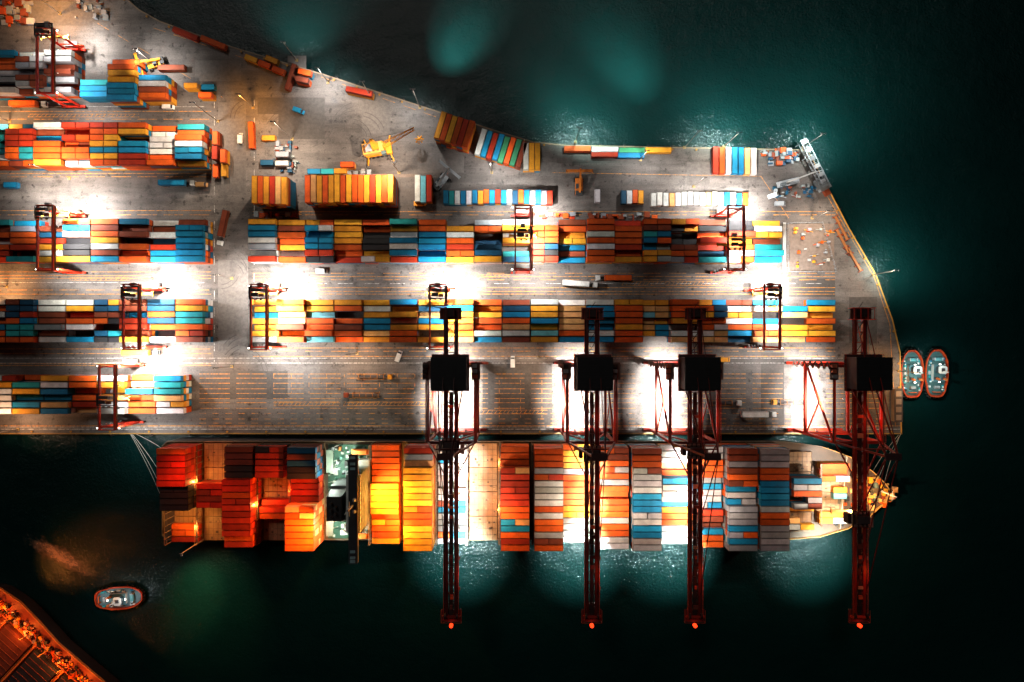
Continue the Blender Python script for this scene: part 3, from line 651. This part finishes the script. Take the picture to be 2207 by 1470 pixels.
# ------------------------------------------------------------------ tugs
def tug(px,py,rot,light=1.0,deck=(0.05,0.11,0.11)):
    m=MB(); L=11;B=5.2
    out=[]
    for i in range(28):
        t=2*math.pi*i/28; cx=math.copysign(abs(math.cos(t))**0.75,math.cos(t)); sy=math.copysign(abs(math.sin(t))**0.55,math.sin(t))
        f=1 if cx<0.3 else 1-0.35*((cx-0.3)/0.7)**2
        out.append((cx*L,sy*B*(0.92 if cx<-0.5 else 1)*f))
    inn=[(x*0.92,y*0.85) for x,y in out]
    m.prism(out,-0.6,2.0,(0.03,)*3,(0.30,0.035,0.015),[(x*0.9,y*0.85) for x,y in out])
    m.prism(inn,2.0,2.05,(0.1,)*3,deck)
    for i in range(28):
        a=out[i];b=out[(i+1)%28]
        m.beam((a[0]*.99,a[1]*.98,2.4),(b[0]*.99,b[1]*.98,2.4),0.34,0.9,(0.62,0.06,0.012))
        m.cyl((a[0]*1.02,a[1]*1.03,1.3),(a[0]*1.07,a[1]*1.08,1.3),0.6,(0.02,)*3,8)
    m.box(-3.6,4.0,-2.4,2.4,2.05,4.4,(0.6,0.6,0.58)); m.box(-3.8,4.2,-2.6,2.6,4.4,4.55,(0.07,0.15,0.17))
    pil=[(3.6,1.0),(3.0,1.9),(0.6,1.9),(0.0,1.2),(0.0,-1.2),(0.6,-1.9),(3.0,-1.9),(3.6,-1.0)]
    m.prism(pil[::-1],4.55,6.9,(0.04,0.07,0.08),(0.7,0.7,0.68)); m.prism([(x*1.02,y*1.04) for x,y in pil][::-1],6.9,7.1,(0.7,)*3)
    m.box(1.0,2.6,-0.7,0.7,7.1,7.5,(0.05,0.05,0.06))
    for sy in (-1,1):
        m.cyl((-2.2,sy*1.7,4.5),(-2.6,sy*1.7,7.4),0.55,(0.5,0.12,0.03),10); m.box(-2.8,-1.5,sy*1.7-0.75,sy*1.7+0.75,4.55,5.6,(0.05,0.05,0.05))
        m.box(-0.6,1.0,sy*3.4-0.4,sy*3.4+0.4,2.05,2.9,(0.5,0.5,0.5))
    m.beam((1.2,0,7.1),(0.8,0,11),0.25,0.25,(0.7,)*3); m.beam((1.0,-1.3,9.4),(1.0,1.3,9.4),0.2,0.2,(0.7,)*3)
    m.cyl((6.6,-1.4,3),(6.6,1.4,3),0.9,(0.1,0.3,0.32),12); m.box(6.0,7.3,-2,-1.5,2.05,3.9,GY); m.box(6.0,7.3,1.5,2,2.05,3.9,GY)
    m.cyl((-6.4,-1.1,2.9),(-6.4,1.1,2.9),0.7,(0.3,0.3,0.3),12); m.beam((-8.6,-1.4,2),(-8.6,-1.4,3.6),0.3,0.3,OR); m.beam((-8.6,1.4,2),(-8.6,1.4,3.6),0.3,0.3,OR); m.beam((-8.6,-1.4,3.6),(-8.6,1.4,3.6),0.3,0.3,OR)
    for q in range(34): m.cbox(-8+R()*15,random.choice([-1,1])*(2.7+R()*0.9),2.06,0.4+R()*0.8,0.3+R()*0.6,0.3+R()*0.6,random.choice([WH,WH,BL,TE,BK]))
    for q in (4.3,-3.9): m.cbox(q,0,4.6,0.3,0.7,0.25,(1,1,1),1)
    x,y=W(px,py,0)
    o=m.build('harbour_tugboat',loc=(x,y,-3.5),rot=rot)
    point((7,0,9),0.9*light,(0.85,1,1),o); point((-6,1,9),0.95*light,(0.82,1,1),o); point((0.5,3.0,10),0.25*light,CSOD,o)
    return o
tug(1969,806,90,1.1); tug(2022,805,88,1.1); tg=tug(253,1291,4,1.4,(0.12,0.18,0.2))

# ------------------------------------------------------------------ second ship (lower left)
m=MB(); z2=8.0
p2=WP([(-60,1252),(0,1266),(45,1296),(88,1340),(128,1385),(175,1425),(240,1480),(330,1590),(300,1760),(-260,1760),(-260,1300)],z2)
m.prism(p2[::-1],-6,z2,(0.03,0.02,0.02),(0.28,0.05,0.02),[(x-3,y-4) for x,y in p2][::-1])
for i in range(7): m.beam((*p2[i],z2+0.6),(*p2[i+1],z2+0.6),0.4,1.2,(0.7,0.2,0.04))
s2=m.build('cargo_ship')
m=MB(); ang=math.radians(-42)
def T(u,v,z):
    x0,y0=W(20,1300,z2); return (x0+u*math.cos(ang)+v*math.sin(ang), y0+u*math.sin(ang)-v*math.cos(ang), z)
def hexT(u0,u1,v0,v1,za,zb,col):
    a=[T(u0,v1,za),T(u1,v1,za),T(u1,v0,za),T(u0,v0,za)]
    m.hexa(a+[(p[0],p[1],zb) for p in a],col)
for u0 in (6,23,40,57):
    hexT(u0,u0+14,6.5,32,z2+0.05,z2+2.2,(0.03,0.032,0.04) if u0!=6 else (0.16,0.04,0.025))
    for q in range(9): m.beam(T(u0+0.2,7.5+q*2.8,z2+2.3),T(u0+13.8,7.5+q*2.8,z2+2.3),0.2,0.2,(0.22,0.06,0.03))
    m.beam(T(u0-1.4,3.5,z2+0.4),T(u0-1.4,34,z2+3.2),0.7,0.7,(0.8,0.22,0.05)); m.beam(T(u0-2.2,3.5,z2+0.4),T(u0-2.2,34,z2+3.2),0.25,0.25,(0.5,0.2,0.06))
for q in range(260):
    u=-18+R()*76; v=0.8+R()*4.8; s_=0.3+R()*1.1
    x,y,z=T(u,v,z2); m.cbox(x,y,z2+0.02,s_,s_,0.3+R()*1.4,random.choice([OR,YE,BR,(0.06,0.03,0.03),BK,BK,(0.6,0.4,0.3)]))
for q in range(140):
    u=-24+R()*27; v=5+R()*26; s_=0.4+R()*1.8
    x,y,z=T(u,v,z2); m.cbox(x,y,z2+0.02,s_,s_*(.4+R()),0.3+R()*2.0,random.choice([OR,BR,BR,(0.06,0.03,0.03),BK,(0.5,0.3,0.2)]))
for q in range(14): m.beam(T(-12+q*5,1.5,z2+1.5),T(-9+q*5,4.5,z2+0.5),0.2,0.2,OR)
m.beam(T(-14,5.4,z2+0.8),T(60,5.4,z2+0.8),0.5,0.5,(0.5,0.12,0.04)); m.beam(T(-14,3.0,z2+0.5),T(60,3.0,z2+0.5),0.25,0.25,(0.5,0.3,0.1))
for q in range(5): m.cyl(T(-6+q*11,4.4,z2),T(-6+q*11,4.4,z2+6.5),0.25,(0.6,0.3,0.1),8)
m.build('deck_machinery',parent=s2)
for u,v,p in ((-8,10,9),(2,3,3),(14,4.4,4.5),(25,3,1.6),(36,4.4,4.5),(48,3,3.5),(-4,24,7)): 
    point(T(u,v,z2+5.5),p,(1,0.24,0.03),s2)
fm,nt,b=newmat('wake_foam_mat')
tc=N(nt,'ShaderNodeTexCoord').outputs['Object']
b.inputs['Base Color'].default_value=(0.45,0.27,0.17,1); b.inputs['Roughness'].default_value=0.8  # orange lamp light tinted into the foam's base colour
f=noise(nt,mapping(nt,tc,(0.7,1.3,1)),0.28,12,0.85); 
mp=mapping(nt,tc,(1/28,1/7.0,1)); ln=N(nt,'ShaderNodeVectorMath',operation='LENGTH'); nt.links.new(mp,ln.inputs[0])
sb_=N(nt,'ShaderNodeMath',operation='MULTIPLY_ADD'); sb_.inputs[1].default_value=-0.34; nt.links.new(ln.outputs['Value'],sb_.inputs[0]); nt.links.new(f,sb_.inputs[2])
al=ramp(nt,sb_.outputs[0],[(0.30,0.0),(0.50,0.75)]); nt.links.new(al,b.inputs['Alpha'])
fo=MB(); 
fo.v=[(-34,-9,0),(34,-9,0),(34,9,0),(-34,9,0)]; fo.face([0,1,2,3],(0,0,0))
x,y=W(118,1203); fo.build('tug_wake_foam',loc=(x,y,-3.45),rot=-27,mats=[fm])
spot((x-10,y-12,16),(x+4,y-1,-3.5),24,(1,0.26,0.035),86,s2,1,0.3)

# ------------------------------------------------------------------ vehicles
def truck(px,py,rot,cargo=None,cab=WH,name='terminal_tractor_and_trailer'):
    m=MB()
    m.box(-6.3,6.6,-0.45,0.45,1.0,1.3,(0.06,0.05,0.05))
    for xx in (-5.6,-3,0,3,6): m.box(xx-0.12,xx+0.12,-1.2,1.2,1.3,1.45,(0.3,0.12,0.03))
    for sy in (-1,1):
        m.box(-6.3,6.3,sy*1.15-0.08,sy*1.15+0.08,1.3,1.5,(0.3,0.12,0.03))
        for xx in (-5.2,-4.0,5.6,9.2): m.cyl((xx,sy*0.85,0.5),(xx,sy*1.25,0.5),0.5,(0.02,)*3,10)
    m.box(5.0,10.3,-0.5,0.5,0.6,1.1,(0.05,)*3)
    m.taper(9.0,0,1.1,3.0,2.2,2.3,1.8,2.1,cab); m.box(10.02,10.1,-0.9,0.9,1.9,2.7,(0.02,0.03,0.04)); m.box(8.2,9.8,-0.95,0.95,3.0,3.1,tuple(k*0.8 for k in cab))
    m.cyl((7.7,0.8,1.2),(7.7,0.8,3.4),0.12,(0.2,)*3,6)
    if cargo: m.container(0,0,1.52,12.19,cargo,True)
    x,y=W(px,py); return m.build(name,loc=(x,y,0),rot=rot,mats=MATS)
truck(1622,892,0,WH); truck(1548,868,0,None,WH); truck(1240,612,-4,WH); truck(487,484,-102,BR); truck(378,397,0,BL); truck(1708,866,180,None,YE)
truck(800,812,0,None,YE);truck(790,851,180,None,BR); truck(60,228,0,OR); truck(1330,600,180,OR); truck(300,760,0,YE)
def van(px,py,rot,col):
    m=MB(); m.box(-2.5,1.4,-1,1,0.4,2.1,col); m.hexa([(1.4,-1,0.4),(2.7,-0.95,0.4),(2.7,0.95,0.4),(1.4,1,0.4),(1.4,-0.9,2.1),(1.7,-0.85,1.3),(1.7,0.85,1.3),(1.4,0.9,2.1)],col)
    m.hexa([(1.45,-0.8,2.02),(2.0,-0.8,1.3),(2.0,0.8,1.3),(1.45,0.8,2.02),(1.47,-0.8,2.1),(2.05,-0.8,1.38),(2.05,0.8,1.38),(1.47,0.8,2.1)],(0.02,0.03,0.04))
    for xx in (-1.7,1.7):
        for sy in (-1,1): m.cyl((xx,sy*0.8,0.36),(xx,sy*1.05,0.36),0.36,(0.02,)*3,10)
    x,y=W(px,py); m.build('parked_van',loc=(x,y,0),rot=rot)
for a in ((437,399,0,PE),(695,585,0,WH),(1105,780,90,WH),(860,768,70,WH),(1665,422,20,WH),(905,440,0,YE),(365,232,0,WH),(1680,440,0,GY),(520,300,90,WH),(645,240,-20,BL),(1560,775,0,YE)): van(*a)
def reach(px,py,rot,col):
    m=MB(); m.box(-4,3.4,-1.7,1.7,0.9,2.2,col); m.box(-4.6,-2.6,-1.6,1.6,1.6,2.9,(0.05,)*3)
    for xx,w in ((-3,0.5),(2.6,0.9)):
        for sy in (-1,1): m.cyl((xx,sy*1.5,0.85),(xx,sy*(1.5+w),0.85),0.85,(0.02,)*3,12)
    m.box(-1.4,0.4,0.3,1.5,2.2,3.9,(0.05,0.07,0.08)); m.beam((-3.4,-0.2,3.4),(6.2,-0.2,7.6),0.8,0.9,col); m.beam((1.4,-0.2,2.2),(2.6,-0.2,5.8),0.3,0.3,(0.5,)*3)
    m.beam((6.2,-0.2,7.6),(6.2,-0.2,4.5),0.6,0.6,col); m.box(5.6,6.8,-6.0,6.0,4.0,4.5,col); m.box(5.5,6.9,-6.1,-5.7,3.5,4.5,col); m.box(5.5,6.9,5.7,6.1,3.5,4.5,col)
    x,y=W(px,py); return m.build('reach_stacker',loc=(x,y,0),rot=rot)
reach(1247,402,90,(0.7,0.2,0.03)); reach(952,392,50,GY); reach(338,140,200,YE)

m=MB()
m.box(-6,6,-2.5,2.5,1.2,2.8,YE)
for sx in (-1,1):
    for sy in (-1,1): m.beam((sx*5,sy*2,1.6),(sx*6,sy*6.0,1.0),0.6,0.6,YE); m.cyl((sx*6,sy*6.0,0.05),(sx*6,sy*6.0,0.8),0.9,(0.1,)*3,10)
for xx in range(-5,6,2):
    for sy in (-1,1): m.cyl((xx,sy*2.4,0.7),(xx,sy*3.1,0.7),0.7,(0.02,)*3,10)
m.cyl((0,0,2.8),(0,0,4),2.2,(0.1,)*3,16); m.box(-6.5,3,-2.4,2.4,4,7.2,(0.85,0.42,0.10)); m.box(-7.5,-6.52,-2.7,2.7,3.8,6.4,(0.1,0.1,0.1)); m.box(1.8,3.8,-3.8,-2.42,5,8,(0.1,0.15,0.15))
for q in range(4): m.box(-6+q*2,-5.2+q*2,-1.8,1.8,7.2,7.5,(0.2,0.1,0.05))
m.taper(-0.5,0,7.2,18,3.0,2.6,1.2,1.2,YE); m.box(-5,-2.2,-1.6,1.6,7.5,8.2,GY)
a=Vector((2.6,0,7)); bq=Vector((19.5,0,23)); d=bq-a
for sy in (-1,1):
    for sz in (-1,1):
        m.beam(a+Vector((0,sy*1.3,sz*0.8)),bq+Vector((0,sy*0.5,sz*0.3)),0.2,0.2,YE)
for i in range(12):
    t=i/12;t2=(i+1)/12
    for sz in (-1,1):
        w1=(1-0.6*t)*1.3;w2=(1-0.6*t2)*1.3; s1=1 if i%2 else -1
        m.beam(a+d*t+Vector((0,s1*w1,sz*0.6*w1)),a+d*t2+Vector((0,-s1*w2,sz*0.6*w2)),0.12,0.12,YE)
m.beam((-0.5,0.3,18),tuple(bq),0.1,0.1,(0.1,)*3); m.beam((-6,0,7),(-0.5,0,18),0.3,0.3,YE)
m.beam(tuple(bq),(19.5,0,8),0.08,0.08,(0.1,)*3)
for i in range(7):
    t=2*math.pi*i/7; m.beam((19.5,0,8),(19.5+1.9*math.cos(t),1.9*math.sin(t),6.5),0.35,0.35,YE); m.beam((19.5+1.9*math.cos(t),1.9*math.sin(t),6.5),(19.5+1.1*math.cos(t),1.1*math.sin(t),4.8),0.3,0.3,YE)
x,y=W(818,326); m.build('mobile_harbour_crane',loc=(x,y,0),rot=10)

m=MB()
for sy in (-1,1):
    for zz in (3.5,6.5): m.beam((-11,sy*1.5,zz),(11,sy*1.5,zz),0.3,0.3,GY)
    for i in range(11): m.beam((-11+2*i,sy*1.5,3.5 if i%2 else 6.5),(-9+2*i,sy*1.5,6.5 if i%2 else 3.5),0.18,0.18,GY)
for i in range(5):
    m.box(-10.6+i*4.1,-8.9+i*4.1,-1.2,1.2,6.6,6.8,random.choice([(0.3,0.32,0.33),(0.12,0.12,0.13),(0.4,0.4,0.4)])) 
for i in range(12): m.beam((-11+2*i,-1.5,6.5),(-11+2*i,1.5,6.5),0.18,0.18,GY)
m.box(-11,11,-0.5,0.5,4.4,4.6,(0.05,0.05,0.05))
for xx in (-10,-3,4,10):
    for sy in (-1,1): m.beam((xx,sy*1.5,0),(xx,sy*1.5,3.5),0.35,0.35,GY)
m.box(8.5,12.5,-2.2,2.2,0.02,4.6,(0.2,0.22,0.22)); m.box(8.3,12.7,-2.4,2.4,4.6,4.8,(0.16,0.17,0.17)); m.box(9,10.5,-1,1,4.8,5.6,(0.35,)*3)
x,y=W(1742,355); m.build('conveyor_gangway',loc=(x,y,0),rot=-63)
m=MB(); m.box(-3,3,-2.4,2.4,0.02,3,GY); m.box(-3.2,3.2,-2.6,2.6,3,3.2,(0.2,0.2,0.2)); m.box(3.2,6,-1,1.4,0.02,2,BR); m.box(-1,1,-1,1,3.2,4,(0.1,0.1,0.1))
x,y=W(1768,398); m.build('pier_control_hut',loc=(x,y,0),rot=-60)
m=MB(); m.box(-6,4,-1.3,1.3,0.8,2.3,GY); m.beam((-2,0,2.4),(10,1,7),0.6,0.8,DW); m.beam((10,1,7),(15,1.3,4),0.35,0.4,DW); m.box(-5,-3,-1.25,0.2,2.3,4,(0.1,0.12,0.13))
for xx in (-4.6,-3,1,3):
    for sy in (-1,1): m.cyl((xx,sy*1.0,0.6),(xx,sy*1.6,0.6),0.6,(0.02,)*3,10)
x,y=W(1700,394); m.build('telescopic_truck_crane',loc=(x,y,0),rot=14)
def clutter(name,a,b,c,d,n,cols,mx=2.2):
    m=MB()
    for i in range(n):
        x,y=W(a+R()*(b-a),c+R()*(d-c)); s_=0.5+R()*mx
        m.cbox(x,y,0.03,s_,0.4+R()*mx,0.3+R()*1.6,jit(random.choice(cols)))
        if R()<0.3: m.beam((x-2,y,0.3),(x+2,y+(R()-.5)*3,0.4),0.2,0.2,jit(random.choice(cols)))
    m.build(name)
clutter('pallet_pile',1642,1718,324,356,45,[GY,OR,NV,BR,GY])
clutter('pallet_pile',596,640,308,372,30,[GY,GY,NV,BR])
clutter('pallet_pile',0,70,0,52,50,[OR,BR,GY,DW],3)
clutter('pallet_pile',740,800,370,376,14,[DW,GY]); clutter('pallet_pile',1668,1760,400,425,26,[GY,GY,NV,BR],1.5)
clutter('pallet_pile',1708,1790,492,575,26,[DW,GY,OR,YE],1.0); clutter('pallet_pile',545,640,462,470,16,[OR,BR,GY]); clutter('pallet_pile',1270,1420,462,470,22,[OR,BR,GY])
clutter('pallet_pile',160,230,0,40,16,[GY,DW,BR]); clutter('pallet_pile',1160,1250,462,470,14,[OR,RD,GY])
for px,py,a in ((1815,520,-62),(1840,560,-60),(1812,492,-62)):
    m=MB(); m.box(-6,6,-0.5,0.5,0.3,0.9,(0.4,0.15,0.05))
    for q in (-6,-3,3,6): m.box(q-0.25,q+0.25,-1.3,1.3,0.1,0.8,BR)
    x,y=W(px,py); m.build('container_spreader',loc=(x,y,0),rot=a)
m=MB(); c4=[W(*q) for q in ((1697,482),(1770,480),(1800,586),(1697,586))]
for i in range(4):
    a=Vector((*c4[i],0));b=Vector((*c4[(i+1)%4],0)); m.beam(a+Vector((0,0,1.8)),b+Vector((0,0,1.8)),0.08,0.08,GY); m.beam(a+Vector((0,0,.9)),b+Vector((0,0,.9)),0.06,0.06,GY)
    L=(b-a).length; j=0
    while j<L: p=a+(b-a)*j/L; m.cyl(p,p+Vector((0,0,1.9)),0.1,GY,5); j+=2
m.build('compound_fence')
m=MB(); 
for i in range(3): 
    x=(1692-1103.5)*S; m.cyl((x-0.9+i*0.5,(735-480)*S,0.4),(x-0.9+i*0.5,(735-586)*S,0.4),0.16,WH,6)
m.build('service_pipes')
m=MB(); x,y=W(1928,872); m.box(-1.7,1.7,-7.5,7.5,0.02,3.2,(0.35,0.22,0.12)); m.box(-1.9,1.9,-7.7,7.7,3.2,3.4,(0.07,0.06,0.06))
for j in range(4): m.box(-1.2,1.2,-6.8+j*3.6,-4.4+j*3.6,3.4,3.6,(0.25,0.2,0.16))
m.build('quayside_shed',loc=(x,y,0))

# ------------------------------------------------------------------ floodlight masts, several added for general fill and water glow
def mast(px,py,h,targets,base=None):
    x,y=W(px,py); m=MB()
    m.cyl((0,0,0),(0,0,h),0.22,(0.35,0.33,0.3),8,0,0.12); m.cbox(0,0,0,1.2,1.2,0.5,(0.4,0.28,0.1))
    m.beam((-1.0,0,h),(1.0,0,h),0.18,0.18,(0.15,)*3)
    for q in ((-0.9,0),(0.9,0)): m.lamp(q[0],q[1],h-0.5,0.5,0.5)
    o=m.build('floodlight_and_fill_mast',loc=(x,y,0))
    for (tx,ty,p,col,ang) in targets:
        wx,wy=W(tx,ty,0); dx=wx-x;dy=wy-y; L=max(0.01,math.hypot(dx,dy)); f=1.3/L if L>2 else 0
        spot((dx*f,dy*f if L>2 else -0.9,h-0.7),(dx,dy,-1),p,col,ang,o,1.0,0.4)
    return o
G1=(0.72,1,0.93)
mast(905,232,24,[(985,85,330,G1,46),(985,100,300,G1,28),(860,290,45,CW,130)])  # added mast; G1 spots stand in for an oval lens ghost on the water
mast(1475,318,26,[(1355,125,440,G1,44),(1350,140,420,G1,26)])  # added mast; both spots imitate the second oval lens ghost
mast(1560,316,22,[(1580,190,230,G1,160),(1560,360,30,CWARM,140)])
mast(1240,306,22,[(1290,190,190,G1,160)]); mast(1730,318,22,[(1790,260,130,G1,140),(1700,370,30,CW,130)])
mast(1882,592,20,[(1950,540,80,G1,140),(1850,600,28,CWARM,140)]); mast(1937,800,18,[(2000,820,20,G1,130),(1890,830,26,CSOD,130)])
mast(335,140,18,[(345,150,50,CW,120)]); mast(707,178,18,[(700,190,60,CW,115)]); mast(546,232,18,[(548,250,36,CSOD,140)])
mast(800,210,20,[(760,290,40,CWARM,130)]); mast(130,30,20,[(120,35,55,CSOD,140)]); mast(22,262,16,[(22,262,50,(1,.6,.3),140)])
mast(860,372,24,[(800,400,75,CWARM,150)]); mast(15,618,16,[(12,618,45,(1,.5,.2),140)]); mast(640,130,20,[(650,10,110,G1,100)])
mast(1060,372,18,[(1060,372,28,CW,140)]); mast(500,600,18,[(500,600,28,CWARM,150)]); mast(770,762,18,[(770,800,36,(1,.70,.48),150)]); mast(500,790,18,[(480,850,36,(1,.64,.4),150)])
mast(1750,470,18,[(1750,500,34,CWARM,150)]); mast(1495,402,18,[(1480,396,22,CW,130)])
mast(40,925,18,[(60,870,28,(1,.55,.3),140)]); mast(1160,770,18,[(1130,850,28,(1,.70,.48),150)])
mast(1380,345,16,[(1380,380,28,CW,150)]); mast(630,300,26,[(610,370,75,CWARM,150)])  # second mast added as fill for the tall stack tops
mast(470,262,26,[(380,310,90,CWARM,150)]); mast(150,385,26,[(150,340,85,CWARM,150)])  # both masts added to brighten the dark upper-left container block

# ------------------------------------------------------------------ sky, moonlight, camera
w=bpy.data.worlds.new('World'); bpy.context.scene.world=w; w.use_nodes=True
nt=w.node_tree; bg=nt.nodes['Background']; sk=nt.nodes.new('ShaderNodeTexSky'); sk.sky_type='NISHITA'; sk.sun_disc=False
EL=math.radians(55); AZ=math.radians(335)
sk.sun_elevation=EL; sk.sun_rotation=AZ
nt.links.new(sk.outputs['Color'],bg.inputs['Color']); bg.inputs['Strength'].default_value=0.0005
sl=bpy.data.lights.new('moonlight','SUN'); sl.energy=0.38; sl.angle=math.radians(12); sl.color=(1,0.93,0.86)
so=bpy.data.objects.new('moonlight',sl); bpy.context.scene.collection.objects.link(so)
dvec=Vector((math.sin(AZ)*math.cos(EL),math.cos(AZ)*math.cos(EL),math.sin(EL)))
so.rotation_euler=(-dvec).to_track_quat('-Z','Y').to_euler(); so.location=dvec*200
cam=bpy.data.cameras.new('camera'); co=bpy.data.objects.new('camera',cam); bpy.context.scene.collection.objects.link(co)
co.location=(0,0,H); cam.sensor_width=36; cam.lens=18*H/(1103.5*S); cam.clip_end=8000; cam.clip_start=1
bpy.context.scene.camera=co
sc=bpy.context.scene; sc.view_settings.view_transform='Standard'; sc.view_settings.look='None'; sc.view_settings.exposure=0
